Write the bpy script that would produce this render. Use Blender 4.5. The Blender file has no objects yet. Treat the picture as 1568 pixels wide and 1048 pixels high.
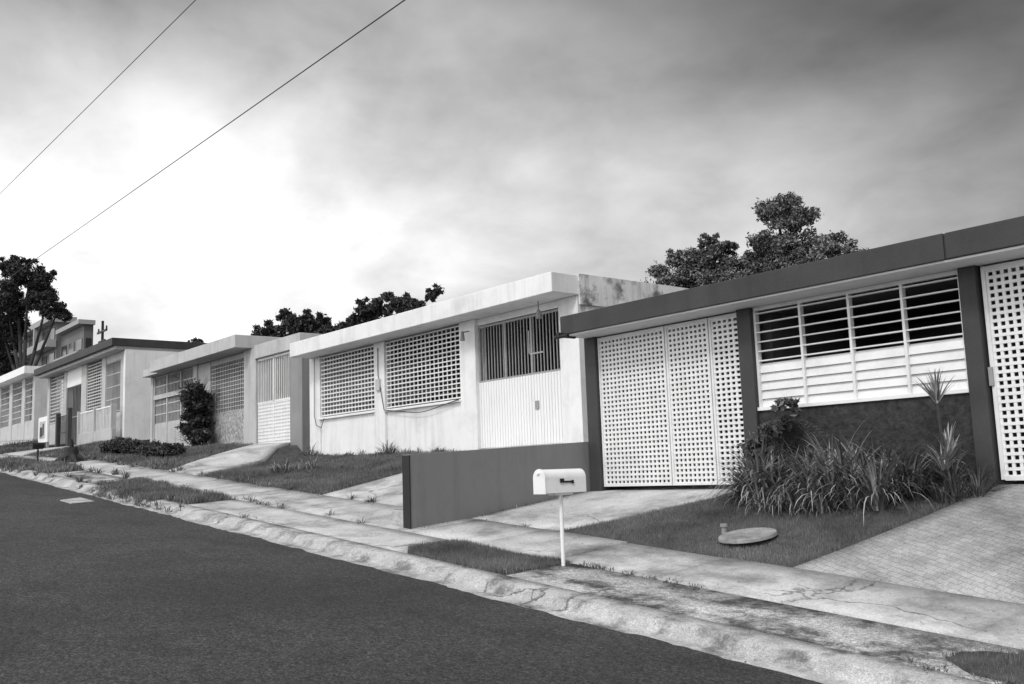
import bpy, math, random
import numpy as np
from mathutils import Vector, Matrix
random.seed(7); rng=np.random.default_rng(7)
S=bpy.context.scene
S.view_settings.view_transform='Standard'; S.view_settings.look='None'; S.view_settings.exposure=0

# ------------------------------------------------------------ terrain height
def road_z(x):
    return np.interp(x,[-120,-28,30],[5.13,.529,-4.11])
def pad_z(x):
    return np.interp(x,[-120,-56,-48.2,-48,-35.5,-34.6,-23,-22.4,-11.08,-11.07,-3,30],
                       [5.9,2.6,2.3,1.8,1.75,1.3,1.0,.62,.40,-.28,-.28,-3.2])
def gz(x,y):
    x=np.asarray(x,float); y=np.asarray(y,float)
    r=road_z(x)
    crown=np.clip(.1*(1-((y-1.2)/4.4)**2),0,1)
    h=np.interp(y,[5.6,5.78,5.88,7.0,8.1],[0,.005,.10,.16,.26])
    yT=np.where(x>-11.075,10.4,11.4)
    t=np.clip((y-8.1)/(yT-8.1),0,1)
    z=r+h+crown
    z=z*(1-t)+pad_z(x)*t
    z=np.where(y<-3.2,r+np.clip((-3.2-y)*.6,0,.14),z)
    return z

# ------------------------------------------------------------ materials
def M(name,c,var=.12,scale=2.5,rough=.85,bump=.15,bscale=45,stain=0,sscale=.8,slo=.5,shi=.68,streak=0,crack=0,speck=0,spscale=90,sp2=0,sp2scale=30,island=0,spec=.25,bdist=.02):
    m=bpy.data.materials.new(name); m.use_nodes=True; nt=m.node_tree; n=nt.nodes; L=nt.links
    b=n['Principled BSDF']; b.inputs['Roughness'].default_value=rough
    b.inputs['Specular IOR Level'].default_value=spec
    tc=n.new('ShaderNodeTexCoord')
    def noise(sc,det=6,vec=None,ro=.6):
        k=n.new('ShaderNodeTexNoise'); k.inputs['Scale'].default_value=sc; k.inputs['Detail'].default_value=det; k.inputs['Roughness'].default_value=ro
        L.new(vec if vec else tc.outputs['Object'],k.inputs['Vector']); return k.outputs['Fac']
    def mr(s,a,b2,c2,d):
        k=n.new('ShaderNodeMapRange'); L.new(s,k.inputs[0]); 
        for i,v in enumerate((a,b2,c2,d)): k.inputs[i+1].default_value=v
        return k.outputs[0]
    def mul(a,b2):
        k=n.new('ShaderNodeMath'); k.operation='MULTIPLY'
        for i,v in enumerate((a,b2)):
            if isinstance(v,(int,float)): k.inputs[i].default_value=v
            else: L.new(v,k.inputs[i])
        return k.outputs[0]
    val=mul(mr(noise(scale),.3,.7,1-var,1+var),c)
    if stain:
        val=mul(val,mr(noise(sscale,9,None,.68),slo,shi,1,1-stain))
    if streak:
        mp=n.new('ShaderNodeMapping'); mp.inputs['Scale'].default_value=(5,5,.45); L.new(tc.outputs['Object'],mp.inputs['Vector'])
        val=mul(val,mr(noise(1.0,7,mp.outputs[0],.6),.5,.72,1,1-streak))
    if crack:
        wn=n.new('ShaderNodeTexNoise'); wn.inputs['Scale'].default_value=1.6; wn.inputs['Detail'].default_value=7; L.new(tc.outputs['Object'],wn.inputs['Vector'])
        ad=n.new('ShaderNodeVectorMath'); ad.operation='MULTIPLY_ADD'; L.new(wn.outputs['Color'],ad.inputs[0]); ad.inputs[1].default_value=(.9,.9,.9); L.new(tc.outputs['Object'],ad.inputs[2])
        v=n.new('ShaderNodeTexVoronoi'); v.feature='DISTANCE_TO_EDGE'; v.inputs['Scale'].default_value=.36; L.new(ad.outputs[0],v.inputs['Vector'])
        cr=mr(v.outputs['Distance'],.001,.007,1,0); msk=mr(noise(.45,2),.46,.54,0,crack)
        k=n.new('ShaderNodeMath'); k.operation='MULTIPLY_ADD'; L.new(cr,k.inputs[0]); k2=mul(msk,-1.0); L.new(k2,k.inputs[1]); k.inputs[2].default_value=1
        val=mul(val,k.outputs[0])
    if speck:
        val=mul(val,mr(noise(spscale,3,None,.75),.4,.6,1-speck,1+speck))
    if sp2:
        val=mul(val,mr(noise(sp2scale,4,None,.8),.38,.64,1-sp2,1+sp2))
    if island:
        g=n.new('ShaderNodeNewGeometry'); val=mul(val,mr(g.outputs['Random Per Island'],0,1,1-island,1+island))
    cb=n.new('ShaderNodeCombineColor')
    for i in range(3): L.new(val,cb.inputs[i])
    L.new(cb.outputs[0],b.inputs['Base Color'])
    if bump:
        bp=n.new('ShaderNodeBump'); bp.inputs['Strength'].default_value=bump; bp.inputs['Distance'].default_value=bdist
        L.new(noise(bscale,5),bp.inputs['Height']); L.new(bp.outputs[0],b.inputs['Normal'])
    return m
m_asph=M('asphalt',.064,.4,.45,.85,1.0,38,stain=.4,sscale=.9,slo=.47,shi=.6,speck=.6,spscale=60,sp2=.55,sp2scale=22,spec=.35,bdist=.04)
m_curb=M('curb_concrete',.43,.25,3,.9,.5,30,stain=.65,sscale=2.6,slo=.49,shi=.64,crack=.7,speck=.25,sp2=.15)
m_walk=M('sidewalk_concrete',.48,.22,1.2,.9,.4,35,stain=.5,sscale=1.5,slo=.46,shi=.66,crack=.6,speck=.16,sp2=.12)
m_old=M('weathered_concrete',.42,.3,1.5,.95,.7,25,stain=.82,sscale=1.9,slo=.45,shi=.6,crack=.7,speck=.4,sp2=.35)
m_drive=M('driveway_concrete',.48,.22,1.5,.9,.4,35,stain=.55,sscale=1.3,slo=.47,shi=.66,crack=.7,speck=.18,sp2=.12)
m_lid=M('lid_concrete',.30,.25,6,.9,.4,35,stain=.4,sscale=5,speck=.2)
m_soil=M('grass_ground',.075,.4,6,1,.8,60)
m_grass=M('grass_blades',.155,.5,1.0,.8,0,island=.55)
m_drygrass=M('dry_grass_blades',.18,.5,1.0,.8,0,island=.6)
m_white=M('white_paint',.82,.04,1.2,.6,.08,30,streak=.08)
m_whiteh=M('white_stucco',.81,.05,1.2,.8,.3,60,streak=.15,stain=.14,sscale=1.4)
m_stain=M('stained_white_stucco',.78,.1,2,.85,.3,40,stain=.75,sscale=2.2,slo=.5,shi=.62,streak=.5)
m_gw=M('white_lattice_paint',.77,.06,5,.5,0,30,stain=.12,sscale=2)
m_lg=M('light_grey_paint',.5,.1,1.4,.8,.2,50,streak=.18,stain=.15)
m_mg=M('mid_grey_paint',.26,.1,1.4,.8,.2,50,streak=.2)
m_jal=M('dull_aluminium_slats',.16,.25,2,.6,0,50)
m_tex=M('rough_textured_wall',.36,.3,9,.9,1,18,speck=.3,spscale=14)
m_wallg=M('grey_wall_paint',.21,.12,1.2,.75,.2,50,streak=.15,stain=.22,sscale=1.2,slo=.45)
m_dk=M('dark_grey_paint',.055,.15,1.4,.65,.15,50,streak=.2,stain=.15,sp2=.06)
m_dktex=M('dark_stone_wall',.04,.5,15,.9,1,20)
m_soff=M('soffit_paint',.55,.06,1.5,.8,.1,40,stain=.15)
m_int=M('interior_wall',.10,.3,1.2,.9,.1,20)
m_metal=M('grey_metal',.3,.1,8,.4,0,30)
m_black=M('black_metal',.02,.1,8,.5,0,30)
m_bark=M('bark',.05,.4,10,.95,.8,30)
m_leaf=M('tree_foliage',.13,.45,.9,.6,0,island=.8)
m_leafd=M('dark_tree_foliage',.045,.4,.6,.6,0,island=.7)
m_bush=M('shrub_foliage',.09,.4,2,.55,0,island=.6)
m_lily=M('strap_leaf_foliage',.2,.35,2,.45,0,island=.8,spec=.5)
m_apt=M('apartment_paint',.16,.15,.4,.8,.1,20)
m_trim=M('apartment_trim',.36,.1,.5,.8,.1)
m_glass=M('dark_window_glass',.03,.2,2,.2,0,30,spec=.6)
m_pave=M('paver_driveway',.40,.2,1.5,.9,.4,35,stain=.5,sscale=.9,slo=.42,shi=.65,speck=.2,sp2=.12)
nt=m_pave.node_tree; b=nt.nodes['Principled BSDF']; src=b.inputs['Base Color'].links[0].from_socket
br=nt.nodes.new('ShaderNodeTexBrick'); tc=nt.nodes.new('ShaderNodeTexCoord'); mp=nt.nodes.new('ShaderNodeMapping'); mp.inputs['Rotation'].default_value=(0,0,math.radians(20)); mp.inputs['Scale'].default_value=(1,1,0)
nzz=nt.nodes.new('ShaderNodeTexNoise'); nzz.inputs['Scale'].default_value=3; dd=nt.nodes.new('ShaderNodeVectorMath'); dd.operation='MULTIPLY_ADD'; dd.inputs[1].default_value=(.07,.07,0)
nt.links.new(tc.outputs['Object'],mp.inputs[0]); nt.links.new(mp.outputs[0],nzz.inputs[0]); nt.links.new(nzz.outputs['Color'],dd.inputs[0]); nt.links.new(mp.outputs[0],dd.inputs[2]); nt.links.new(dd.outputs[0],br.inputs[0])
br.inputs['Scale'].default_value=3.6; br.inputs['Mortar Size'].default_value=.013; br.inputs['Mortar Smooth'].default_value=.5; br.inputs['Color1'].default_value=(1,1,1,1); br.inputs['Color2'].default_value=(.86,.86,.86,1); br.inputs['Mortar'].default_value=(.5,.5,.5,1)
mx=nt.nodes.new('ShaderNodeMix'); mx.data_type='RGBA'; mx.blend_type='MULTIPLY'; mx.inputs[0].default_value=1
nt.links.new(src,mx.inputs[6]); nt.links.new(br.outputs['Color'],mx.inputs[7]); nt.links.new(mx.outputs[2],b.inputs['Base Color'])

# ------------------------------------------------------------ mesh helpers
def empty(name,loc):
    e=bpy.data.objects.new(name,None); e.location=loc; e.empty_display_size=.2; S.collection.objects.link(e); return e
def link(name,me,mat,parent=None,smooth=False):
    o=bpy.data.objects.new(name,me); S.collection.objects.link(o)
    if mat: me.materials.append(mat)
    if smooth:
        me.polygons.foreach_set('use_smooth',[True]*len(me.polygons))
    if parent:
        o.parent=parent; o.matrix_parent_inverse=Matrix.Translation(-Vector(parent.location))
    return o
def np_mesh(name,V,F):
    V=np.asarray(V,np.float32); F=np.asarray(F,np.int32); k=F.shape[1]
    me=bpy.data.meshes.new(name); me.vertices.add(len(V)); me.vertices.foreach_set('co',V.ravel())
    me.loops.add(F.size); me.loops.foreach_set('vertex_index',F.ravel())
    me.polygons.add(len(F)); me.polygons.foreach_set('loop_start',np.arange(0,F.size,k,dtype=np.int32)); me.polygons.foreach_set('loop_total',np.full(len(F),k,np.int32))
    me.update(calc_edges=True); me.validate(); return me
class B:
    def __init__(s): s.v=[]; s.f=[]
    def box(s,x0,x1,y0,y1,z0,z1):
        if x0>x1:x0,x1=x1,x0
        i=len(s.v)
        s.v+=[(x0,y0,z0),(x1,y0,z0),(x1,y1,z0),(x0,y1,z0),(x0,y0,z1),(x1,y0,z1),(x1,y1,z1),(x0,y1,z1)]
        s.f+=[tuple(i+k for k in q) for q in((0,3,2,1),(4,5,6,7),(0,1,5,4),(1,2,6,5),(2,3,7,6),(3,0,4,7))]; return s
    def slat(s,x0,x1,y,z,d,t,ang):
        c,sn=math.cos(ang),math.sin(ang); i=len(s.v); P=[(-d/2,-t/2),(d/2,-t/2),(d/2,t/2),(-d/2,t/2)]
        for X in(x0,x1):
            for a,b_ in P: s.v.append((X,y+a*c-b_*sn,z+a*sn+b_*c))
        s.f+=[tuple(i+k for k in q) for q in((0,3,2,1),(4,5,6,7),(0,1,5,4),(1,2,6,5),(2,3,7,6),(3,0,4,7))]; return s
    def tube(s,p0,p1,r0,r1,n=8,cap=True):
        p0=Vector(p0);p1=Vector(p1);d=(p1-p0).normalized(); a=d.orthogonal().normalized(); b_=d.cross(a); i=len(s.v)
        for p,r in((p0,r0),(p1,r1)):
            for k in range(n):
                t=2*math.pi*k/n; s.v.append(tuple(p+(a*math.cos(t)+b_*math.sin(t))*r))
        for k in range(n): s.f.append((i+k,i+(k+1)%n,i+n+(k+1)%n,i+n+k))
        if cap: s.f.append(tuple(i+k for k in range(n))[::-1]); s.f.append(tuple(i+n+k for k in range(n)))
        return s
    def path(s,pts,rs,n=8):
        for k in range(len(pts)-1): s.tube(pts[k],pts[k+1],rs[k],rs[k+1],n,cap=(k in(0,len(pts)-2)))
        return s
    def lattice(s,x0,x1,z0,z1,y,px,pz,bw,bh,d=.03):
        nx=max(1,round((x1-x0)/px)); nz=max(1,round((z1-z0)/pz))
        for i in range(nx+1):
            x=x0+(x1-x0)*i/nx; s.box(x-bw/2,x+bw/2,y,y+d,z0,z1)
        for j in range(nz+1):
            z=z0+(z1-z0)*j/nz; s.box(x0-bw/2-.002,x1+bw/2+.002,y-.004,y+d+.004,z-bh/2,z+bh/2)
        return s
    def done(s,name,mat,parent=None,bevel=0,smooth=False):
        me=bpy.data.meshes.new(name); me.from_pydata(s.v,[],s.f); me.update()
        o=link(name,me,mat,parent,smooth)
        if bevel:
            bv=o.modifiers.new('bevel','BEVEL'); bv.width=bevel; bv.segments=2; bv.limit_method='ANGLE'
        return o
def fc(v): return (lambda y:v+0*np.asarray(y,float))
def lin(a,ya,b_,yb): return (lambda y: a+(b_-a)*(np.asarray(y)-ya)/(yb-ya))
def patch_np(xl,xr,y0,y1,nx,ny,off=0,thick=.1,jl=0,tilt=0):
    V=[];F=[]
    ys=np.linspace(y0,y1,ny+1); t0=random.uniform(-tilt,tilt)
    for j,y in enumerate(ys):
        a=float(xl(y))+random.uniform(-jl,jl);c=float(xr(y))+random.uniform(-jl,jl)
        xs=np.linspace(a,c,nx+1); zz=gz(xs,np.full(nx+1,y))+off+t0
        for x,z in zip(xs,zz): V.append((x,y,z))
    n=len(V)
    for j in range(ny):
        for i in range(nx):
            a=j*(nx+1)+i; F.append((a,a+1,a+nx+2,a+nx+1))
    ring=[i for i in range(nx+1)]+[j*(nx+1)+nx for j in range(1,ny+1)]+[ny*(nx+1)+i for i in range(nx-1,-1,-1)]+[j*(nx+1) for j in range(ny-1,0,-1)]
    k=len(ring)
    for r in ring: V.append((V[r][0],V[r][1],V[r][2]-thick))
    for i in range(k): F.append((ring[(i+1)%k],ring[i],n+i,n+(i+1)%k))
    return V,F
def patch(name,xl,xr,y0,y1,nx,ny,mat,off=0,thick=.1,jl=0,parent=None):
    V,F=patch_np(xl,xr,y0,y1,nx,ny,off,thick,jl); return link(name,np_mesh(name,V,F),mat,parent)

# ------------------------------------------------------------ ground sheet
def ax(dense,lo,hi):
    far=[]; v=5.
    while v<2500: far.append(v); v*=1.6
    return np.array(sorted(set([lo-f for f in far]+[hi+f for f in far]+list(dense))))
xs=ax(list(np.round(np.arange(-125,31,.5),3))+[-11.08,-11.07,-48.2],-125,31)
ys=ax(list(np.round(np.arange(-6,14,.4),3))+[5.6,5.78,5.88,7.0,8.1,10.4,11.4],-6,14)
X,Y=np.meshgrid(xs,ys); Z=gz(X,Y)-.07
Z=np.where((Y>-3.4)&(Y<5.7),Z-.08,Z)
nx=len(xs);ny=len(ys)
idx=np.arange(nx*ny).reshape(ny,nx)
F=np.stack([idx[:-1,:-1],idx[:-1,1:],idx[1:,1:],idx[1:,:-1]],-1).reshape(-1,4)
link('ground',np_mesh('ground',np.stack([X,Y,Z],-1).reshape(-1,3),F),m_soil)

# ------------------------------------------------------------ road, curb
xs=np.concatenate([np.arange(-130,-40,2.),np.arange(-40,2,.08),np.arange(2,41,1.5)]); 
V=[];cols=14
ph=rng.uniform(0,6,6)
for x in xs:
    e=5.6+.02*math.sin(x*1.7+ph[0])+.015*math.sin(x*4.3+ph[1])+.012*math.sin(x*11+ph[2])+random.uniform(-.016,.016)
    yy=list(np.linspace(-3.2,5.3,cols-1))+[e]
    for y in yy: V.append((x,y,float(gz(x,min(y,5.75)))+.008))
i=np.arange(len(xs)*cols).reshape(len(xs),cols)
F=np.stack([i[:-1,:-1],i[1:,:-1],i[1:,1:],i[:-1,1:]],-1).reshape(-1,4)
link('asphalt_road',np_mesh('road',V,F),m_asph)
V=[];prof=[5.3,5.62,5.74,5.79,5.87,5.98,6.1]
for x in xs:
    w=.01*math.sin(x*1.3)+random.uniform(-.004,.004); chip=.022*max(0,math.sin(x*3.1+1)*math.sin(x*.9)-.3)
    for k,y in enumerate(prof):
        V.append((x,y+(w if 1<k<5 else 0),float(gz(x,y))+.002+(random.uniform(-.003,.003)-(chip if k==4 else 0) if 1<k<6 else 0)))
    V.append((x,6.1,float(gz(x,6.1))-.1))
c=len(prof)+1; i=np.arange(len(xs)*c).reshape(len(xs),c)
F=np.stack([i[:-1,:-1],i[1:,:-1],i[1:,1:],i[:-1,1:]],-1).reshape(-1,4)
link('concrete_curb',np_mesh('curb',V,F),m_curb)
patch('sidewalk',fc(-120),fc(30),-4.9,-3.5,150,2,m_walk,off=.0)
V=[];F=[];x=-90
while x<25:
    w=random.choice([1.4,1.5,1.6])
    v,f=patch_np(fc(x),fc(x+w-.012),7.0,8.1,5,3,.004,.1,0,.008); n0=len(V); V+=v; F+=[tuple(n0+q for q in ff) for ff in f]; x+=w
link('sidewalk',np_mesh('sidewalk',V,F),m_walk)
patch('concrete_verge',fc(-7.75),fc(25),6.1,6.985,70,3,m_old,off=-.004)
patch('concrete_verge',fc(-16.2),lin(-9.75,6.1,-9.95,7),6.1,6.985,20,4,m_drive,off=-.004,jl=.03)
patch('concrete_verge',fc(-25.2),fc(-21.3),6.1,6.985,12,3,m_old,off=-.004,jl=.05)
patch('concrete_verge',fc(-40),fc(-35.5),6.1,6.985,12,3,m_old,off=-.004,jl=.05)
patch('paver_driveway',lin(-5.84,8.1,-4.86,10.4),fc(4),8.105,10.6,40,14,m_pave,off=.0)
patch('concrete_driveway',fc(-10.98),lin(-9.25,8.1,-8.1,10.4),8.105,14.5,12,18,m_drive,off=.0)
patch('concrete_driveway',lin(-15.25,8.1,-15.0,11.4),fc(-11.2),8.105,16,14,18,m_drive,off=.0)
patch('concrete_driveway',lin(-22.6,8.1,-25.3,11.6),lin(-20.6,8.1,-23.5,11.6),8.105,11.9,8,12,m_drive,off=.02)
patch('concrete_driveway',lin(-39.5,8.1,-41.5,11.4),lin(-36.5,8.1,-38.6,11.4),8.105,11.4,8,8,m_drive,off=.02)
patch('concrete_driveway',fc(-58),fc(-48.4),8.105,11.4,14,8,m_drive,off=.02)

# ------------------------------------------------------------ grass
def blades(name,xl,xr,y0,y1,n,h,w,mat,parent=None,edge=.04,bare=0):
    y=rng.uniform(y0-edge,y1+edge,n); a=xl(y)-edge; c=xr(y)+edge
    x=a+(c-a)*rng.uniform(0,1,n)
    cl=.5+.5*np.sin(x*3.1+1.3*np.sin(y*2.7))*np.sin(y*3.7+1.7*np.sin(x*1.9))
    ed=np.minimum(np.minimum(x-a,c-x),np.minimum(y-y0+edge,y1+edge-y)); wob=.04+.05*np.sin(x*9+2*np.sin(y*7))*np.sin(y*8+x)
    keep=(rng.uniform(0,1,n)<(.5-bare+(.5+bare)*cl))&((ed>wob)|(rng.uniform(0,1,n)<.3)); x=x[keep];y=y[keep];cl=cl[keep]; n=len(x)
    z=gz(x,y)-.05
    t=rng.uniform(0,2*math.pi,n); hh=h*rng.uniform(.5,1.25,n)*(.6+.7*cl); le=hh*rng.uniform(.1,.9,n); t2=rng.uniform(0,2*math.pi,n)
    dx=np.cos(t)*w*.5;dy=np.sin(t)*w*.5
    V=np.empty((n,3,3)); V[:,0]=np.stack([x-dx,y-dy,z],1);V[:,1]=np.stack([x+dx,y+dy,z],1);V[:,2]=np.stack([x+np.cos(t2)*le,y+np.sin(t2)*le,z+.05+hh],1)
    return link(name,np_mesh(name,V.reshape(-1,3),np.arange(3*n).reshape(n,3)),mat,parent)
def lawn(name,xl,xr,y0,y1,n,h,w,mat=None,nx=14,off=0,bare=0):
    e=empty(name,(float(xl(y0)),y0,float(gz(xl(y0),y0))))
    patch('turf_soil',xl,xr,y0,y1,nx,10,m_soil,off=off-.005,thick=.1,jl=.04,parent=e)
    blades('grass_blades',xl,xr,y0,y1,n,h,w,mat or m_grass,e,bare=bare)
    return e
lawn('grass_lawn',lin(-9.2,8.1,-8.05,10.4),lin(-5.86,8.1,-4.9,10.4),8.12,10.38,120000,.034,.008)
isl=lambda y: -9.85+.44*((np.asarray(y)-6.6)/.45)**4
isr=lambda y: -7.8-.3*np.clip((6.6-np.asarray(y))/.45,0,1)**2
lawn('grass_verge',isl,isr,6.13,6.98,36000,.038,.008)
lawn('grass_lawn',lin(-20.55,8.1,-22.4,11.4),lin(-15.3,8.1,-15.05,11.4),8.12,11.38,90000,.055,.012,bare=.2)
lawn('grass_lawn',lin(-36.4,8.1,-36.5,11.5),lin(-22.65,8.1,-25.35,11.5),8.12,11.38,70000,.08,.022,m_grass,30,bare=.2)
e=lawn('grass_verge',fc(-21.2),fc(-16.25),6.12,6.97,28000,.09,.016,m_drygrass,bare=.3)
blades('kerb_tufts',fc(-20.6),fc(-17.2),5.86,6.15,9000,.08,.016,m_grass,e,bare=.4)
e=lawn('grass_verge',fc(-35.4),fc(-25.3),6.12,6.97,26000,.12,.025,m_drygrass,bare=.3)
blades('kerb_tufts',fc(-34),fc(-26.5),5.86,6.15,8000,.12,.022,m_grass,e)
lawn('grass_verge',fc(-60),fc(-40.1),6.12,6.97,8000,.15,.05,m_drygrass)
lawn('grass_lawn',lin(-48.3,8.1,-48.3,11.4),lin(-39.6,8.1,-41.6,11.4),8.12,11.38,12000,.12,.04)
# small grass patch growing over the concrete, near right
cr_l=lambda y: -3.45+.5*((np.asarray(y)-6.5)/.4)**2
lawn('grass_verge',cr_l,fc(-1.8),6.2,6.85,16000,.06,.009,m_drygrass,off=.02,bare=.3)

def strap(center,n,L,w,droop=1.0,spread=1.0,seg=6,V=None,F=None,rad=.06):
    for _ in range(n):
        a=random.uniform(0,2*math.pi); l=L*random.uniform(.6,1.15); el=random.uniform(.5,1.45)/max(.3,spread); ww=w*random.uniform(.7,1.2)
        p=Vector(center)+Vector((math.cos(a),math.sin(a),0))*random.uniform(0,rad); side=Vector((-math.sin(a),math.cos(a),0)); ang=min(el,1.5); i0=len(V); dd=droop*random.uniform(.5,1.4)
        for k in range(seg+1):
            t=k/seg; hw=ww*.5*(1-t**2.2)*(.6+.8*min(t*3,1)*.5)+.0008
            V.append(tuple(p-side*hw));V.append(tuple(p+side*hw))
            p=p+Vector((math.cos(a)*math.cos(ang),math.sin(a)*math.cos(ang),math.sin(ang)))*l/seg; ang-=dd*2.0/seg*(.4+t)
        for k in range(seg): F.append((i0+2*k,i0+2*k+1,i0+2*k+3,i0+2*k+2))
def weeds(name,pts,h,n=14,w=.012,mat=None):
    V=[];F=[]
    for x,y in pts: strap((x,y,float(gz(x,y))-.01),n,h*random.uniform(.6,1.3),w,1.0,.9,4,V,F,.08)
    return link(name,np_mesh(name,V,F),mat or m_drygrass)
weeds('weeds',[(-7.85+random.uniform(-.3,.3),6.98+random.uniform(-.03,.03)) for _ in range(12)]+[(random.uniform(-7.6,-6.0),7.0+random.gauss(0,.015)) for _ in range(26)]+[(-11.0+random.uniform(0,.06),random.uniform(7.2,10)) for _ in range(14)]+[(random.uniform(-13,-9),8.1+random.gauss(0,.01)) for _ in range(14)],.05,12,.008)
weeds('weeds',[(random.uniform(-22,-12),random.choice([6.1,7.0,8.1])+random.gauss(0,.03)) for _ in range(45)]+[(random.gauss(-19,1.4),5.8+random.gauss(0,.06)) for _ in range(40)],.13,20,.012)
weeds('weeds',[(random.uniform(-35,-22),random.choice([5.9,7.0,8.1])+random.gauss(0,.1)) for _ in range(80)],.2,20,.022)
weeds('weeds',[(random.uniform(-22.3,-15.2),11.33+random.gauss(0,.03)) for _ in range(30)],.15,16,.018)
weeds('weeds',[(random.gauss(-18.9,.35),9.3+random.gauss(0,.25)) for _ in range(22)],.26,18,.016)
weeds('weeds',[(random.gauss(-18.3,.12),11.3) for _ in range(4)]+[(-21.8,11.3),(-21.6,11.3),(-21.9,11.25)],.38,16,.02,m_grass)
weeds('weeds',[(random.uniform(-3.6,-2.2),6.15+random.gauss(0,.04)) for _ in range(20)],.06,14,.008,m_grass)

# ------------------------------------------------------------ leaf clouds, trees
def leafcloud(name,blobs,n,size,mat,parent=None,sub=26,subr=.3):
    C=[];R=[]
    for (cx,cy,cz,rx,ry,rz) in blobs:
        for _ in range(sub):
            d=rng.normal(size=3); d/=np.linalg.norm(d); rr=rng.uniform(.35,1.0)
            C.append((cx+d[0]*rx*rr,cy+d[1]*ry*rr,cz+d[2]*rz*rr)); R.append(subr*min(rx,rz)*rng.uniform(.6,1.25))
    C=np.array(C);R=np.array(R); p=R**2/np.sum(R**2); ids=rng.choice(len(C),n,p=p)
    d=rng.normal(size=(n,3)); d/=np.linalg.norm(d,axis=1)[:,None]; rad=rng.uniform(0.1,1,n)**.6*(1+.5*(rng.uniform(0,1,n)<.15))
    P=C[ids]+d*(R[ids]*rad)[:,None]*np.array([1,1,.75])
    a=rng.normal(size=(n,3)); a/=np.linalg.norm(a,axis=1)[:,None]; b_=np.cross(a,rng.normal(size=(n,3))); b_/=np.linalg.norm(b_,axis=1)[:,None]
    s=size*rng.uniform(.6,1.3,n)[:,None]
    V=np.stack([P-a*s,P-b_*s*.45,P+a*s,P+b_*s*.45],1).reshape(-1,3)
    return link(name,np_mesh(name,V,np.arange(4*n).reshape(n,4)),mat,parent),C
def tree(name,x,y,blobs,n,size,mat,trunk=.18,sub=26,subr=.3):
    z0=float(gz(x,y))-.2; e=empty(name,(x,y,z0))
    o,C=leafcloud('crown_foliage',blobs,n,size,mat,e,sub,subr)
    b_=B(); zt=min(k[2]-k[5]*.5 for k in blobs); top=Vector((x+.1,y,zt))
    b_.path([(x,y,z0),(x+.06,y,(z0+zt)/2),top],[trunk,trunk*.75,trunk*.6],10)
    for q in blobs:
        c=Vector(q[:3]); mid=(top+c)/2+Vector((0,0,-.15)); b_.path([top,mid,c],[trunk*.5,trunk*.33,trunk*.15],7)
    for c in C[::2]:
        q=min(blobs,key=lambda k:(Vector(k[:3])-Vector(c)).length); b_.tube(q[:3],tuple(c),trunk*.13,trunk*.04,5)
    b_.done('trunk_and_limbs',m_bark,e,smooth=True)
tree('broadleaf_tree',-20.0,24,[(-21.2,24,5.75,1.2,1.1,.85),(-19.8,24,6.35,.95,1,.75),(-20.6,24,6.7,.6,.6,.45),(-18.9,23.8,5.6,1.1,1,.85),(-22.1,24.2,5.5,.7,.7,.55),(-20,24,4.7,1.7,1.4,.9),(-19.5,24,7.0,.4,.5,.3),(-18.3,24,5.0,1.0,1,.7),(-19.0,24,6.7,.5,.5,.35)],52000,.055,m_leaf,.2,30,.34)
tree('broadleaf_tree',-16.6,24,[(-16.9,24,7.45,.6,.6,.6),(-16.3,24,7.1,.75,.7,.6),(-17.1,24,6.3,.85,.9,.7),(-15.8,24,6.1,.95,.9,.7),(-15.0,24,5.6,.9,.8,.55),(-17.3,24,5.3,1.1,1,.7),(-16,24,4.9,1.4,1.2,.9),(-14.5,24,5.1,.8,.8,.5),(-17.5,24,6.0,.6,.6,.5),(-16.4,24,5.8,1.0,.8,.8)],56000,.055,m_leaf,.2,30,.34)
tree('broadleaf_tree',-75,16.5,[(-74.5,16.5,14.6,1.9,2.0,1.5),(-76,15.5,13.3,2.4,2,1.6),(-72.5,17.3,13.0,1.3,1.5,1.1),(-76,16,16.0,1.5,1.5,.9),(-77,15.5,11.2,1.6,2,1.6),(-79,15,9.6,2,2,2),(-71.8,17.8,12.2,.8,1.0,.7),(-78,15,7.6,1.6,1.6,1.4)],66000,.11,m_leafd,.35,30,.32)
def treeline(name,pts,n,size,mat):
    bl=[]; b_=B(); 
    for (x,y,zt,r) in pts:
        g=float(gz(x,y)); b_.path([(x,y,g-.2),(x+.1,y,zt-r)],[.2,.1],7)
        for k in range(5): bl.append((x+random.uniform(-r,r)*.9,y+random.uniform(-1,1)*r*.5,zt-r*random.uniform(.4,1.3),r*.55,r*.5,r*.4))
    e=empty(name,(pts[0][0],pts[0][1],float(gz(pts[0][0],pts[0][1])))); leafcloud('crown_foliage',bl,n,size,mat,e,16,.36); b_.done('trunks',m_bark,e)
treeline('distant_trees',[(-54.5,24,9.0,1.5),(-51.5,24,9.9,1.7),(-49,24,9.5,1.6),(-46.8,24,9.0,1.3),(-45.3,24,8.4,1.2),(-43.7,24,8.1,1.2),(-41.2,24,8.4,1.1),(-39.8,24,8.7,1.1),(-37.8,24,8.6,1.1),(-36.2,24,8.6,1.0),(-42.5,24,7.9,1.1)],56000,.1,m_leafd)
treeline('distant_trees',[(-67.5,26,10.6,.9),(-68.5,26,10.2,.8)],4000,.1,m_leafd)

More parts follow.
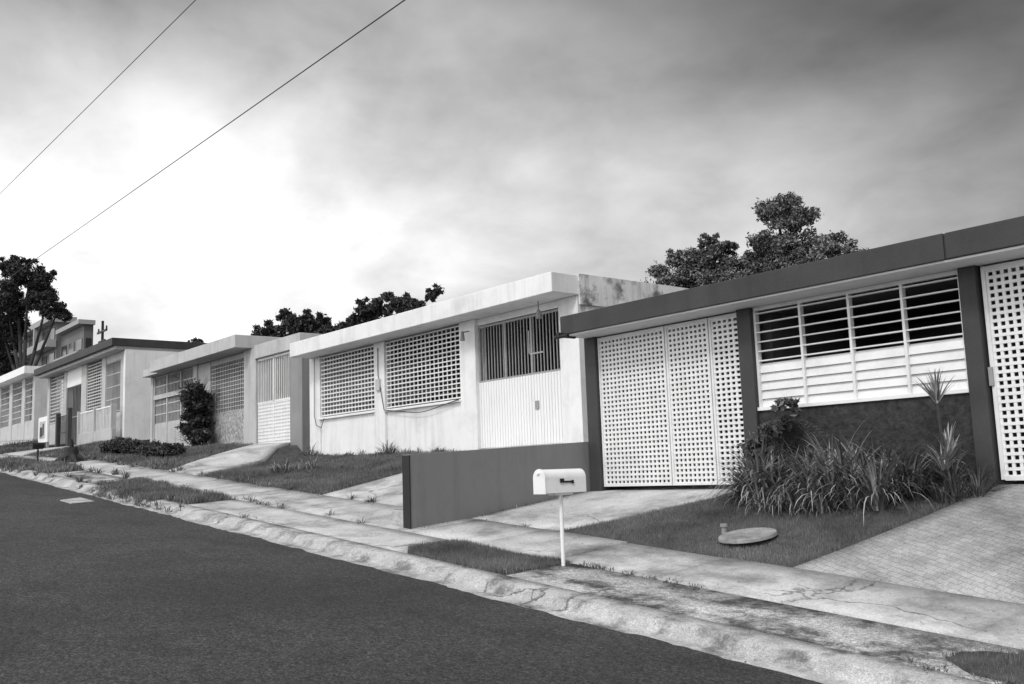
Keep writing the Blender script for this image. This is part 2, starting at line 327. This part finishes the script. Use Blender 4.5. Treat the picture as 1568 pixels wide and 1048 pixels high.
# ============================================================ HOUSE 1
h1=empty('dark_roofed_house',(-6,10.4,-.28))
W=B()
W.box(-11.0,-10.76,10.38,10.62,-.7,2.06)
W.box(-8.04,-7.82,10.36,10.6,-.7,2.06)
W.box(-5.05,-4.86,10.36,10.6,-.7,2.06)
W.done('pillars',m_dk,h1,.008)
B().box(-11.0,-4.945,9.9,19,2.075,2.36).box(-4.925,1.2,9.902,19,2.078,2.357).box(-4.945,-4.925,9.915,19,2.08,2.35).done('roof_fascia_slab',m_dk,h1,.01)
B().box(-10.97,1.17,9.93,18.9,2.05,2.073).done('soffit',m_soff,h1)
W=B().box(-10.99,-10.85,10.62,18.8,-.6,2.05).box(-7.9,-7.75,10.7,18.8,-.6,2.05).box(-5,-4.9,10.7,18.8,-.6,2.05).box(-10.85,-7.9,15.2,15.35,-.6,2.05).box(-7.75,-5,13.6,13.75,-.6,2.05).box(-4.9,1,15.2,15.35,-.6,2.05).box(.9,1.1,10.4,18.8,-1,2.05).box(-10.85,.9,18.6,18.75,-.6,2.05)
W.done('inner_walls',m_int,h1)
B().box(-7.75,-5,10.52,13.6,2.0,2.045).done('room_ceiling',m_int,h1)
B().box(-7.82,-5.05,10.42,10.52,-.7,.70).done('planter_wall',m_dktex,h1)
B().box(-7.83,-5.04,10.39,10.56,.70,.745).done('window_sill',m_white,h1,.004)
B().box(-7.75,-5,10.52,13.6,.2,.3).done('interior_floor',m_int,h1)
W=B()
for k in range(5):
    x=-7.80+(2.73)*k/4; W.box(x-.016,x+.016,10.425,10.50,.745,2.045)
W.box(-7.8,-5.06,10.422,10.503,2.0,2.046)
W.done('window_frame',m_gw,h1)
W=B()
for k in range(6): W.slat(-7.8,-5.06,10.47,1.345+.124*k,.07,.016,math.radians(4+random.uniform(-2,2)))
W.done('open_louver_slats',m_gw,h1)
W=B()
for k in range(5): W.slat(-7.8,-5.06,10.475,.80+.112*k,.125,.008,math.radians(74))
W.done('closed_louver_slats',m_gw,h1)
W=B()
for a,c in((-10.74,-9.40),(-9.36,-8.60),(-8.56,-8.06)):
    W.lattice(a+.03,c-.03,-.2,1.98,10.45,.082,.0705,.034,.034,.02)
W.done('garage_lattice_gate',m_gw,h1)
W=B()
for a,c in((-10.75,-9.39),(-9.37,-8.59),(-8.57,-8.05)):
    W.box(a,a+.03,10.43,10.49,-.23,2.03).box(c-.03,c,10.43,10.49,-.23,2.03).box(a+.03,c-.03,10.432,10.488,-.23,-.19).box(a+.03,c-.03,10.432,10.488,1.985,2.028)
W.done('garage_gate_frame',m_gw,h1,.003)
W=B().lattice(-4.78,-2.6,-.2,1.98,10.45,.082,.078,.034,.034,.02).lattice(-2.5,.8,-.2,1.98,10.45,.082,.078,.034,.034,.02)
W.box(-4.83,-4.79,10.43,10.49,-.23,2.03).box(-2.58,-2.52,10.43,10.49,-.23,2.03).box(-4.79,.9,10.432,10.488,1.985,2.028).box(-4.79,.9,10.432,10.488,-.24,-.19)
W.done('carport_lattice_gate',m_gw,h1)
B().tube((-10.9,9.75,2.06),(-10.9,10.1,2.06),.04,.04,12).tube((-10.98,9.78,2.03),(-10.7,9.78,2.03),.03,.03,10).done('drain_spout',m_black,h1)
W=B().tube((-4.35,11.2,2.36),(-4.35,11.2,2.82),.012,.012,6).tube((-4.35,11.2,2.36),(-4.35,11.2,2.60),.05,.045,10).tube((-2.9,11.6,2.36),(-2.9,11.6,2.7),.03,.03,8); W.done('roof_vent_pipe',m_black,h1)
B().box(-4.845,-4.80,10.40,10.44,.75,.95).done('gate_latch',m_metal,h1,.004)

V=[(-11.02,7.14,-.75),(-11.16,7.14,-.75),(-11.16,10.5,-.6),(-11.02,10.5,-.6),(-11.02,7.14,.31),(-11.16,7.14,.31),(-11.16,10.5,.465),(-11.02,10.5,.465)]
F=[(0,1,2,3),(4,7,6,5),(0,4,5,1),(1,5,6,2),(2,6,7,3),(3,7,4,0)]
e=empty('low_concrete_wall',(-11.1,7.14,-.6)); bb=B(); bb.v=V; bb.f=F; bb.done('wall_body',m_wallg,e,.006)
B().box(-11.175,-11.005,7.125,7.139,-.75,.30).done('wall_end_band',m_black,e)
e=empty('water_meter_box',(-11.35,7.25,-.55)); B().box(-11.5,-11.2,7.15,7.4,-.7,-.42).done('box_body',m_curb,e,.02); B().box(-11.48,-11.22,7.17,7.38,-.42,-.395).done('box_lid',m_metal,e,.006)

# ============================================================ HOUSE 2
h2=empty('white_house',(-17,11.4,.4))
W=B()
W.box(-12.7,-12.2,11.4,11.62,-.3,3.03)
W.box(-15.64,-15.12,11.36,11.62,-.3,3.03)
W.box(-18.92,-18.48,11.36,11.62,-.3,3.03)
W.box(-22.04,-21.5,11.38,11.62,-.3,3.03)
W.box(-18.48,-15.64,11.42,11.6,-.3,1.50).box(-21.5,-18.92,11.42,11.6,-.3,1.52)
W.box(-15.12,-12.7,11.43,11.6,2.9,3.03)
W.done('front_wall',m_whiteh,h2,.008)
B().box(-12.36,-12.17,11.6,19,-.6,3.03).done('side_wall',m_whiteh,h2)
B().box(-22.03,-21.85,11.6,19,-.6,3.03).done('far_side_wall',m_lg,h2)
B().box(-21.95,-12.17,10.8,19,3.035,3.38).done('roof_slab',m_whiteh,h2,.012)
B().box(-12.165,-12.13,11.4,19,2.86,3.40).done('stained_parapet',m_stain,h2,.004)
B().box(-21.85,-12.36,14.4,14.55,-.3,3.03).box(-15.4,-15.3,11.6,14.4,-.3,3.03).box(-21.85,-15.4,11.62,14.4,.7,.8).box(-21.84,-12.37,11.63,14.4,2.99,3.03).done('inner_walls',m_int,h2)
B().box(-18.52,-15.6,11.35,11.43,1.46,1.51).box(-21.54,-18.9,11.35,11.43,1.48,1.53).done('window_sills',m_white,h2,.005)
W=B().lattice(-18.44,-15.68,1.55,2.98,11.40,.15,.098,.016,.026,.02)
W.lattice(-21.46,-18.96,1.57,2.98,11.40,.15,.098,.018,.03,.02)
W.done('window_grilles',m_gw,h2)
W=B()
for a,c in((-18.48,-15.64),(-21.5,-18.92)):
    W.box(a,a+.05,11.5,11.56,1.52,3.02).box(c-.05,c,11.5,11.56,1.52,3.02).box((a+c)/2-.03,(a+c)/2+.03,11.5,11.56,1.52,3.02)
    for k in range(13): W.slat(a+.05,c-.05,11.54,1.58+.115*k,.09,.008,math.radians((15 if a>-19 else 40)+random.uniform(-6,6)))
W.done('jalousie_windows',m_jal,h2)
W=B()
for k in range(31):
    x=-15.10+2.38*k/30; W.box(x-.034,x+.028,11.44,11.462+(.01 if k%2 else 0),.52,1.78)
W.done('gate_panels',m_white,h2)
B().box(-15.11,-12.71,11.462,11.48,.5,1.79).done('gate_back_sheet',m_white,h2)
W=B()
for k in range(27):
    x=-15.08+2.34*k/26; W.box(x-.008,x+.008,11.45,11.466,1.78,2.88)
W.box(-15.1,-12.72,11.445,11.475,1.78,1.815).box(-15.1,-12.72,11.445,11.475,2.84,2.88).box(-13.6,-13.2,11.44,11.45,2.15,2.18).box(-13.6,-13.57,11.44,11.45,2.15,2.6)
for x in(-15.1,-14.3,-13.52,-12.74): W.box(x-.018,x+.018,11.443,11.47,1.8,2.86)
W.done('gate_bars',m_metal,h2)
B().box(-13.45,-13.35,11.42,11.44,1.15,1.3).done('gate_lock',m_metal,h2,.003)
W=B()
pts=[(-18.46+2.8*t,11.33,1.50-.13*math.sin(math.pi*t)**.8+.02*math.sin(9*t)) for t in np.linspace(0,1,16)]; W.path(pts,[.009]*16,5)
W.path([(-18.7,11.34,2.9),(-18.71,11.34,2.3),(-18.46,11.33,1.5)],[.009]*3,5)
W.path([(-21.7,11.34,3.0),(-21.72,11.34,1.6),(-21.6,11.33,1.35),(-21.35,11.33,1.28),(-21.2,11.33,1.5)],[.008]*5,5)
W.done('loose_cable',m_black,h2)
B().box(-18.78,-18.62,11.31,11.36,1.95,2.2).done('electric_box',m_lg,h2,.005)
W=B().tube((-13.0,11.2,2.86),(-13.0,11.2,3.03),.01,.01,6).tube((-13.0,11.2,2.72),(-13.0,11.2,2.88),.06,.03,8).tube((-15.3,11.2,2.62),(-15.3,11.2,2.8),.05,.03,8).tube((-15.3,11.2,2.78),(-15.3,11.37,2.82),.012,.012,6); W.done('porch_lanterns',m_mg,h2)

# ============================================================ HOUSE 3
h3=empty('grey_house',(-28,11.6,1))
W=B().box(-34.1,-33.9,11.55,19,.5,3.75).box(-30.2,-29.9,11.55,11.8,.5,3.75).box(-26.25,-25.45,11.5,11.85,.5,3.75).box(-29.9,-28.95,11.6,11.8,.5,3.75)
W.box(-28.95,-26.25,11.62,11.8,3.6,3.75)
W.done('front_wall',m_lg,h3,.008)
B().box(-28.95,-26.25,11.6,11.8,.5,2.1).done('textured_wall',m_tex,h3)
B().box(-33.9,-30.2,11.62,11.72,.5,2.1).done('carport_low_wall',m_lg,h3)
B().box(-32.6,-25.7,11.0,19,3.76,4.12).done('roof_slab',m_lg,h3,.012)
B().box(-34.2,-32.6,11.3,19,3.76,4.0).done('roof_slab_low',m_lg,h3,.012)
B().box(-25.45,-22.7,11.45,19,3.42,3.8).done('gate_roof',m_lg,h3,.01)
B().box(-23.4,-22.72,11.52,11.8,.5,3.42).box(-22.9,-22.72,11.8,19,.3,3.42).done('side_pier',m_mg,h3,.01)
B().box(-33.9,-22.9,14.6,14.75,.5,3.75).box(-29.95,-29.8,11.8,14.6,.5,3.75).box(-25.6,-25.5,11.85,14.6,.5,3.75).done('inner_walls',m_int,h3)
W=B().lattice(-28.93,-26.27,2.12,3.6,11.62,.12,.12,.026,.02,.02)
W.lattice(-33.88,-30.22,2.12,3.72,11.64,.13,.3,.03,.04,.02)
for x in(-33.88,-32.65,-31.4,-30.22): W.box(x-.04,x+.04,11.6,11.64,1.2,3.74)
W.done('window_grilles',m_lg,h3)
B().box(-33.9,-30.2,11.58,11.63,2.95,3.1).done('grille_rail',m_lg,h3)
W=B()
for k in range(19):
    x=-25.42+1.98*k/18; W.box(x-.012,x+.012,11.56,11.585,2.2,3.38)
W.box(-25.44,-23.42,11.55,11.6,3.35,3.41).box(-25.44,-23.42,11.55,11.6,2.16,2.2).box(-24.45,-24.4,11.55,11.6,1.05,3.38)
W.lattice(-25.40,-23.44,1.05,2.15,11.56,.09,.09,.05,.05,.02)
W.done('entrance_gate',m_gw,h3)
bx=-28.75
e=empty('tall_shrub',(bx,11.1,1.05))
leafcloud('foliage',[(bx,11.1,1.8,.5,.4,.6),(bx-.2,11.1,2.5,.55,.4,.5),(bx+.3,11.0,1.4,.45,.4,.35)],7000,.06,m_leafd,e,14,.45)
V=[];F=[]; strap((bx,11.1,2.3),150,1.1,.03,.8,1,5,V,F,.3); strap((bx+.1,11.1,1.2),120,.9,.03,.9,1,5,V,F,.3); link('strap_leaves',np_mesh('s',V,F),m_leafd,e)
B().path([(bx,11.1,.9),(bx+.05,11.1,1.7),(bx-.1,11.1,2.4)],[.07,.06,.04],7).done('stem',m_bark,e)
e=empty('low_hedge',(-28,9.2,.9))
bl=[(x,9.2+random.uniform(-.05,.05),float(gz(x,9.2))+.2,.4,.3,.2+random.uniform(-.04,.04)) for x in np.arange(-30.2,-25.4,.4)]
leafcloud('foliage',bl,16000,.04,m_leafd,e,12,.7)
B().path([(x,9.2,float(gz(x,9.2))+.1) for x in (-30.2,-28,-25.6)],[.08,.08,.08],6).done('stems',m_bark,e)

# ============================================================ HOUSE 4
h4=empty('white_box_house',(-41,11.4,1.8))
B().box(-36.6,-36.4,11.4,19,1.2,5.02).done('side_wall',m_whiteh,h4,.01)
W=B().box(-37.0,-36.6,11.42,11.7,1.2,5.02).box(-39.3,-38.8,11.42,11.7,1.2,5.02).box(-42.0,-41.3,11.42,11.7,1.2,5.02).box(-44.6,-44.2,11.42,11.7,1.2,5.02).box(-47.3,-46.9,11.42,11.7,1.2,5.02)
W.box(-38.8,-37,11.45,11.65,1.2,2.8).box(-41.3,-39.3,11.45,11.65,1.2,2.9).box(-46.9,-44.6,11.45,11.65,1.2,2.9).box(-38.8,-37,11.45,11.65,4.75,5.02)
W.done('front_wall',m_lg,h4,.008)
B().box(-47.6,-36.35,10.9,19,5.14,5.42).done('roof_fascia_slab',m_dk,h4,.01)
B().box(-47.5,-36.42,11.05,18.9,5.025,5.138).done('soffit',m_lg,h4)
B().box(-47.2,-36.6,14,14.1,1.2,5.02).box(-44.3,-44.2,11.7,14,1.2,5).box(-39.1,-39,11.7,14,1.2,5).done('inner_walls',m_int,h4)
W=B().lattice(-38.78,-37.02,2.85,4.74,11.47,.14,.5,.025,.03,.02).lattice(-41.28,-39.32,2.95,4.9,11.47,.3,.12,.03,.05,.02).lattice(-46.88,-44.62,2.95,4.9,11.47,.3,.15,.03,.05,.02)
W.done('window_grilles',m_lg,h4)
W=B().lattice(-44.2,-42.0,1.7,4.3,11.47,.2,1.2,.03,.05,.02); W.done('garage_gate',m_mg,h4)
B().box(-44.2,-42,11.45,11.65,4.3,5.02).done('garage_lintel',m_white,h4)
e=empty('front_railing',(-38.5,11.1,1.6))
W=B().box(-40.8,-36.5,11.0,11.15,1.1,2.15)
for x in(-40.8,-38.7,-36.6): W.box(x-.05,x+.05,10.98,11.17,1.1,3.05)
W.done('base_wall',m_lg,e,.01)
W=B()
for k in range(24): 
    x=-40.7+4.05*k/23; W.box(x-.014,x+.014,11.06,11.09,2.15,2.98)
W.box(-40.75,-36.65,11.055,11.095,2.95,3.0); W.done('bars',m_gw,e)
e=empty('framed_notice_board',(-41.1,9.8,1.5))
B().box(-41.8,-40.5,9.8,9.86,1.85,2.85).done('board_panel',m_white,e,.01)
B().box(-41.55,-40.75,9.785,9.799,2.02,2.68).done('picture',m_lg,e); B().box(-41.45,-41.15,9.77,9.784,2.08,2.45).box(-41.05,-40.9,9.77,9.784,2.12,2.58).done('picture_figures',m_black,e)
B().box(-41.75,-41.65,9.82,9.9,1.0,1.85).box(-40.65,-40.55,9.82,9.9,1.0,1.85).done('legs',m_mg,e)
e=empty('entrance_gate',(-39,10,1.5))
B().box(-39.9,-39.75,9.95,10.1,1.0,2.9).box(-38.35,-38.2,9.95,10.1,1.0,3.0).done('gate_posts',m_dk,e,.01)
B().lattice(-39.73,-38.37,1.5,2.75,10.02,.14,.6,.02,.03,.02).done('gate_bars',m_black,e)

# ============================================================ HOUSE 5 & 6
h5=empty('white_roofed_house',(-53,11.4,2.4))
B().box(-60,-49.4,10.9,19,5.45,5.8).done('roof_slab',m_white,h5,.012)
W=B().box(-49.9,-49.5,11.4,19,1.6,5.44)
for a,c in((-52,-51.4),(-54.6,-54),(-57.2,-56.6),(-60,-59.4)): W.box(a,c,11.4,11.65,1.6,5.44)
for a,c in((-51.4,-49.9),(-54,-52),(-56.6,-54.6),(-59.4,-57.2)): W.box(a,c,11.43,11.6,1.6,3.3)
W.done('walls',m_lg,h5,.01)
W=B()
for a,c in((-51.4,-49.9),(-54,-52),(-56.6,-54.6),(-59.4,-57.2)): W.lattice(a,c,3.3,5.4,11.45,.3,.3,.03,.04,.02)
W.done('window_grilles',m_lg,h5)
B().box(-59.8,-50,13.5,13.6,1.6,5.44).done('inner_walls',m_int,h5)
h6=empty('flat_roofed_house',(-66,11.4,2.8))
B().box(-74,-61.5,10.6,19,5.6,6.0).done('roof_slab',m_lg,h6,.01)
B().box(-73.5,-62,11.4,18.8,2,5.58).done('walls',m_lg,h6)
B().box(-72,-69,11.35,11.39,3.6,5.2).box(-67,-64,11.35,11.39,3.6,5.2).done('windows',m_glass,h6)
B().box(-49.35,-48.1,12.5,18,2.0,5.9).done('stair_block',m_white,h5,.01)

# ============================================================ apartment building
ap=empty('apartment_building',(-125,30,5))
B().box(-158,-123,30.5,32.6,3,19.8).box(-123,-113.5,31.0,32.0,3,18.2).done('body',m_apt,ap)
W=B(); G=B()
for zf in(16.9,13.9,10.9,7.9):
    W.box(-158.2,-122.9,29.4,30.49,zf-.1,zf+.8)
    if zf<16: W.box(-122.8,-113.3,30.2,30.99,zf+.6,zf+1.3)
    for k in range(10): G.box(-156.3+3.4*k,-154.1+3.4*k,30.42,30.49,zf+.95,zf+2.3)
    if zf<16:
        for k in range(3): G.box(-122.3+3.1*k,-120.2+3.1*k,30.92,30.99,zf+1.6,zf+2.8)
        G.box(-113.49,-113.42,31.2,31.8,zf+1.6,zf+2.8)
W.box(-158.4,-122.7,29.5,32.7,19.81,20.5).box(-122.6,-113.1,30.3,32.1,18.21,18.7)
for x in(-150,-143,-136,-129.5): W.box(x-.25,x+.25,29.5,30.48,3,19.8)
W.done('balconies_and_cornice',m_trim,ap); G.done('windows',m_glass,ap)
B().box(-130.5,-128.5,31,32,20.5,21.1).done('roof_water_tank',m_mg,ap,.05)

# ============================================================ power lines & pole
def wire(name,p0,p1,r,sag):
    c=bpy.data.curves.new(name,'CURVE'); c.dimensions='3D'; c.bevel_depth=r; sp=c.splines.new('POLY'); N=40; sp.points.add(N)
    a=Vector(p0);b_=Vector(p1)
    for k in range(N+1):
        t=k/N; p=a+(b_-a)*t; p.z-=sag*4*t*(1-t); sp.points[k].co=(*p,1)
    o=bpy.data.objects.new(name,c); S.collection.objects.link(o); c.materials.append(m_black); return o
A=Vector((-10.8,7,6.55));Bp=Vector((-41,9,8.8)); d=Bp-A
wire('power_line',A-d*.8,A+d*2.3,.0095,.05)
A=Vector((-13.1,5,6.96));Bp=Vector((-25.7,5,7.23)); d=Bp-A
wire('power_line',A-d*1.5,A+d*5,.006,.03)
e=empty('utility_pole',(-86,25,4)); B().tube((-86,25,3.5),(-86,25,14.2),.16,.11,8).box(-87.3,-84.7,24.9,25.02,13.2,13.36).box(-86.9,-85.1,24.9,25.02,12.4,12.52).tube((-84.9,25,13.36),(-84.9,25,13.65),.08,.07,6).tube((-87.1,25,13.36),(-87.1,25,13.65),.08,.07,6).done('pole_and_crossarms',m_black,e)

# ============================================================ mailboxes
def mailbox(x,y,zb,hp,L,w,h,mbody,mpost):
    e=empty('mailbox',(x,y,zb))
    B().tube((x,y,zb-.15),(x,y,zb+hp),.021,.021,14).done('post',mpost,e)
    z0=zb+hp; prof=[(-w/2,0),(w/2,0),(w/2,h-w/2)]+[(w/2*math.cos(a),h-w/2+w/2*math.sin(a)) for a in np.linspace(.15,math.pi-.15,12)]+[(-w/2,h-w/2)]
    def ext(b_,y0,y1,s):
        i=len(b_.v);n=len(prof)
        for yy in(y0,y1):
            for px,pz in prof: b_.v.append((x+px*s,yy,z0+(pz-h/2)*s+h/2))
        for k in range(n): b_.f.append((i+k,i+(k+1)%n,i+n+(k+1)%n,i+n+k))
        b_.f.append(tuple(range(i,i+n))[::-1]); b_.f.append(tuple(range(i+n,i+2*n)))
    y0=y-L/2
    bb=B(); ext(bb,y0+.015,y0+L,1); bb.done('body',mbody,e,.003)
    bb=B(); ext(bb,y0-.004,y0+.0148,1.05); bb.done('door',mbody,e,.004)
    B().box(x-.02,x+.02,y0-.025,y0-.004,z0+h*.8,z0+h*.88).done('door_pull',mbody,e,.002)
    B().box(x-.06,x+.06,y-.12,y+.12,z0-.022,z0-.001).done('mount_plate',mpost,e,.003)
    xs_=x+w/2+.004
    B().box(xs_,xs_+.006,y-.085,y+.085,z0+h*.42,z0+h*.50).box(xs_+.0065,xs_+.011,y-.09,y-.035,z0+h*.42,z0+h*.60).box(xs_+.0065,xs_+.012,y+.07,y+.10,z0+h*.38,z0+h*.52).done('flag',m_black,e,.001)
mw=M('mailbox_white_enamel',.85,.05,3,.35,.02,20,spec=.5,stain=.12,sscale=6)
mailbox(-7.70,6.84,-.99,.785,.57,.18,.245,mw,mw)
g=float(gz(-29.4,6.9)); mailbox(-29.4,6.9,g,.42,.3,.14,.16,m_black,m_black)
xl_,yl_=-6.72,8.62; zc=float(gz(xl_,yl_)); e=empty('septic_tank_lid',(xl_,yl_,zc))
n=Vector((0,-.16,1)).normalized()
c0=Vector((xl_,yl_,zc-.03))
B().tube(c0-n*.05,c0+n*.05,.24,.24,32).done('riser',m_black,e); B().tube(c0+n*.05,c0+n*.09,.315,.305,40).done('lid',m_lid,e,.008)
p=c0+Vector((-.36,.05,.03)); B().tube(p,p+Vector((0,0,.12)),.03,.03,14).tube(p+Vector((0,0,.12)),p+Vector((0,0,.155)),.045,.04,14).done('vent_cap',m_lid,e)
V=[(-18.6,4.75),(-17.9,4.75),(-18.3,5.25),(-19.2,5.25)]
zz=[float(gz(a,c))+.02 for a,c in V]
bb=B(); bb.v=[(a,c,z) for (a,c),z in zip(V,zz)]+[(a,c,z-.02) for (a,c),z in zip(V,zz)]; bb.f=[(0,1,2,3),(0,4,5,1),(1,5,6,2),(2,6,7,3),(3,7,4,0)]; bb.done('road_access_cover',m_walk)
e=empty('tree_stump',(-28.4,7.5,float(gz(-28.4,7.5)))); zs=float(gz(-28.4,7.5))
bb=B().path([(-28.4,7.5,zs-.1),(-28.4,7.5,zs+.12),(-28.38,7.5,zs+.4)],[.32,.2,.17],12)
for k in range(6):
    a=k*1.05; bb.tube((-28.4+.1*math.cos(a),7.5+.1*math.sin(a),zs+.18),(-28.4+.5*math.cos(a),7.5+.5*math.sin(a),zs-.03),.09,.03,7)
bb.tube((-28.35,7.5,zs+.35),(-28.2,7.45,zs+.62),.07,.03,7); bb.done('stump_and_roots',m_bark,e)

# ============================================================ front-bed plants house 1
def clump(name,pts,n,L,w,mat,droop=1.0,rad=.1):
    V=[];F=[]
    for (x,y) in pts: strap((x,y,float(gz(x,y))-.02),n,L*random.uniform(.75,1.25),w,droop,.85,7,V,F,rad)
    return link(name,np_mesh(name,V,F),mat)
j=lambda s:random.uniform(-s,s)
clump('daylily_bed',[(x+j(.08),9.75+j(.08)) for x in np.arange(-7.65,-5.75,.22)],125,.74,.026,m_lily,1.2,.14)
clump('daylily_bed',[(x+j(.08),10.05+j(.08)) for x in np.arange(-7.7,-5.5,.22)],120,.82,.028,m_lily,1.05,.14)
clump('daylily_bed',[(x+j(.1),9.5+j(.06)) for x in np.arange(-7.3,-6.2,.28)],70,.5,.024,m_lily,1.3,.12)
clump('ornamental_grass',[(x+j(.08),10.0+j(.15)) for x in np.arange(-5.7,-4.95,.12)],80,.38,.012,m_bush,.9,.1)
def spiky(name,x,y,h,n,L,w,mat,lower=0):
    z=float(gz(x,y)); e=empty(name,(x,y,z)); B().path([(x,y,z-.05),(x+.02,y,z+h*.5),(x,y,z+h)],[.022,.018,.015],7).done('stem',m_bark,e)
    V=[];F=[]; strap((x,y,z+h),n,L,w,.35,.6,5,V,F,.015)
    if lower: strap((x,y,z+h*.3),lower,L*1.3,w*1.3,.9,.9,5,V,F,.05)
    link('leaves',np_mesh('l',V,F),mat,e)
spiky('dracaena_plant',-5.22,10.0,1.0,70,.36,.024,m_lily,40)
spiky('dracaena_plant',-5.2,10.1,.35,30,.4,.035,m_lily,20)
e=empty('leafy_shrub',(-7.4,10.2,-.28)); leafcloud('foliage',[(-7.45,10.15,.45,.25,.2,.15),(-7.25,10.15,.7,.2,.15,.12),(-7.6,10.1,.2,.2,.2,.2)],900,.05,m_bush,e,10,.5)
B().path([(-7.4,10.2,-.35),(-7.35,10.2,.2),(-7.25,10.2,.6)],[.03,.02,.01],6).done('stem',m_bark,e)
V=[];F=[]
for _ in range(20):
    a=random.uniform(0,6.28); l=random.uniform(.35,.6); c=Vector((-7.15,10.0,.5)); 
    for k in range(14):
        t=k/14; p=c+Vector((math.cos(a)*l*t,math.sin(a)*l*.6*t,.28*t-.5*t*t)); sd=Vector((-math.sin(a),math.cos(a),0))*.09*(1-t*.7)
        for s in(-1,1):
            i0=len(V); q=p+sd*s; V+= [tuple(p),tuple(p+Vector((math.cos(a),math.sin(a),0))*.018),tuple(q+Vector((0,0,-.02)))]; F.append((i0,i0+1,i0+2))
link('fern_fronds',np_mesh('fern',V,F),m_bush,e)
n=420; x=rng.uniform(-12,-3,n); y=rng.uniform(5.6,8.4,n); z=gz(x,y)+.012; t=rng.uniform(0,6.28,n); s=rng.uniform(.005,.013,n)
V=np.stack([np.stack([x+np.cos(t+k*1.57)*s*(1 if k%2 else .5),y+np.sin(t+k*1.57)*s*(1 if k%2 else .5),z+rng.uniform(0,.008,n)],1) for k in range(4)],1).reshape(-1,3)
link('leaf_litter',np_mesh('litter',V,np.arange(4*n).reshape(n,4)),m_bark)

# ============================================================ world
w=bpy.data.worlds.new('World'); S.world=w; w.use_nodes=True; nt=w.node_tree; N=nt.nodes; L=nt.links
bg=N['Background']; bg.inputs['Strength'].default_value=.1
sunv=Vector((.35,-.62,.70)).normalized()
sky=N.new('ShaderNodeTexSky'); sky.sky_type='NISHITA'; sky.sun_disc=False; sky.sun_elevation=math.asin(sunv.z); sky.sun_rotation=math.atan2(sunv.x,sunv.y)
bw=N.new('ShaderNodeRGBToBW'); L.new(sky.outputs[0],bw.inputs[0])
tc=N.new('ShaderNodeTexCoord'); sx=N.new('ShaderNodeSeparateXYZ'); L.new(tc.outputs['Generated'],sx.inputs[0])
def mth(op,a,b_=None,c=None):
    k=N.new('ShaderNodeMath'); k.operation=op
    for i,v in enumerate((a,b_,c)):
        if v is None: continue
        if isinstance(v,(int,float)): k.inputs[i].default_value=v
        else: L.new(v,k.inputs[i])
    return k.outputs[0]
dx,dy,dz=sx.outputs
den=mth('ADD',mth('MAXIMUM',dz,0),.34)
cv=N.new('ShaderNodeCombineXYZ'); L.new(mth('DIVIDE',dx,den),cv.inputs[0]); L.new(mth('DIVIDE',dy,den),cv.inputs[1])
def nz(sc,det,ro,off,dist):
    k=N.new('ShaderNodeTexNoise'); k.inputs['Scale'].default_value=sc; k.inputs['Detail'].default_value=det; k.inputs['Roughness'].default_value=ro; k.inputs['Distortion'].default_value=dist
    a=N.new('ShaderNodeVectorMath'); a.inputs[1].default_value=off; L.new(cv.outputs[0],a.inputs[0]); L.new(a.outputs[0],k.inputs['Vector']); return k.outputs['Fac']
n1=nz(2.0,5,.5,(5.3,8.1,0),.3); n2=nz(5.0,7,.55,(1,2,0),.3)
cl=mth('ADD',mth('MULTIPLY',mth('SUBTRACT',n1,.47),1.9),mth('MULTIPLY',mth('SUBTRACT',n2,.5),.8))
base=mth('SUBTRACT',mth('SUBTRACT',.92,mth('MULTIPLY',mth('MAXIMUM',mth('SUBTRACT',dz,.20),0),1.7)),mth('MULTIPLY',mth('MAXIMUM',mth('ADD',dx,.88),0),.92))
base=mth('MAXIMUM',base,.17)
gd=N.new('ShaderNodeVectorMath'); gd.operation='DOT_PRODUCT'; L.new(tc.outputs['Generated'],gd.inputs[0]); gd.inputs[1].default_value=(-.915,.345,.21)
base=mth('ADD',base,mth('MULTIPLY',mth('POWER',mth('MAXIMUM',gd.outputs['Value'],0),45),.2))
base=mth('ADD',base,mth('MULTIPLY',mth('MAXIMUM',mth('MULTIPLY',dy,-1),0),1.6))
base=mth('ADD',base,mth('MULTIPLY',mth('MAXIMUM',mth('SUBTRACT',dz,.55),0),1.6))
val=mth('MULTIPLY',base,mth('MAXIMUM',mth('ADD',1.0,cl),.35))
val=mth('MULTIPLY',val,10.)
val=mth('ADD',mth('MULTIPLY',val,.95),mth('MULTIPLY',bw.outputs[0],.05))
cc=N.new('ShaderNodeCombineColor')
for i in range(3): L.new(val,cc.inputs[i])
L.new(cc.outputs[0],bg.inputs[0])
sl=bpy.data.lights.new('sun','SUN'); sl.energy=1.5; sl.angle=math.radians(11); sl.color=(1,.998,.995)
so=bpy.data.objects.new('sun',sl); S.collection.objects.link(so); so.rotation_euler=(-sunv).to_track_quat('-Z','Y').to_euler()

# ============================================================ camera
cam=bpy.data.cameras.new('camera'); co=bpy.data.objects.new('camera',cam); S.collection.objects.link(co); S.camera=co
cam.lens=34.44; cam.sensor_width=36; cam.clip_start=.05; cam.clip_end=6000
p=math.radians(7.7); r=math.radians(2.0)
f0=Vector((-.776,.631,0)).normalized(); up=Vector((0,0,1)); right=f0.cross(up)
f=f0*math.cos(p)+up*math.sin(p); u0=right.cross(f)
uc=u0*math.cos(r)+right*math.sin(r); rc=right*math.cos(r)-u0*math.sin(r)
co.matrix_world=Matrix(((rc.x,uc.x,-f.x,0),(rc.y,uc.y,-f.y,0),(rc.z,uc.z,-f.z,0),(0,0,0,1)))
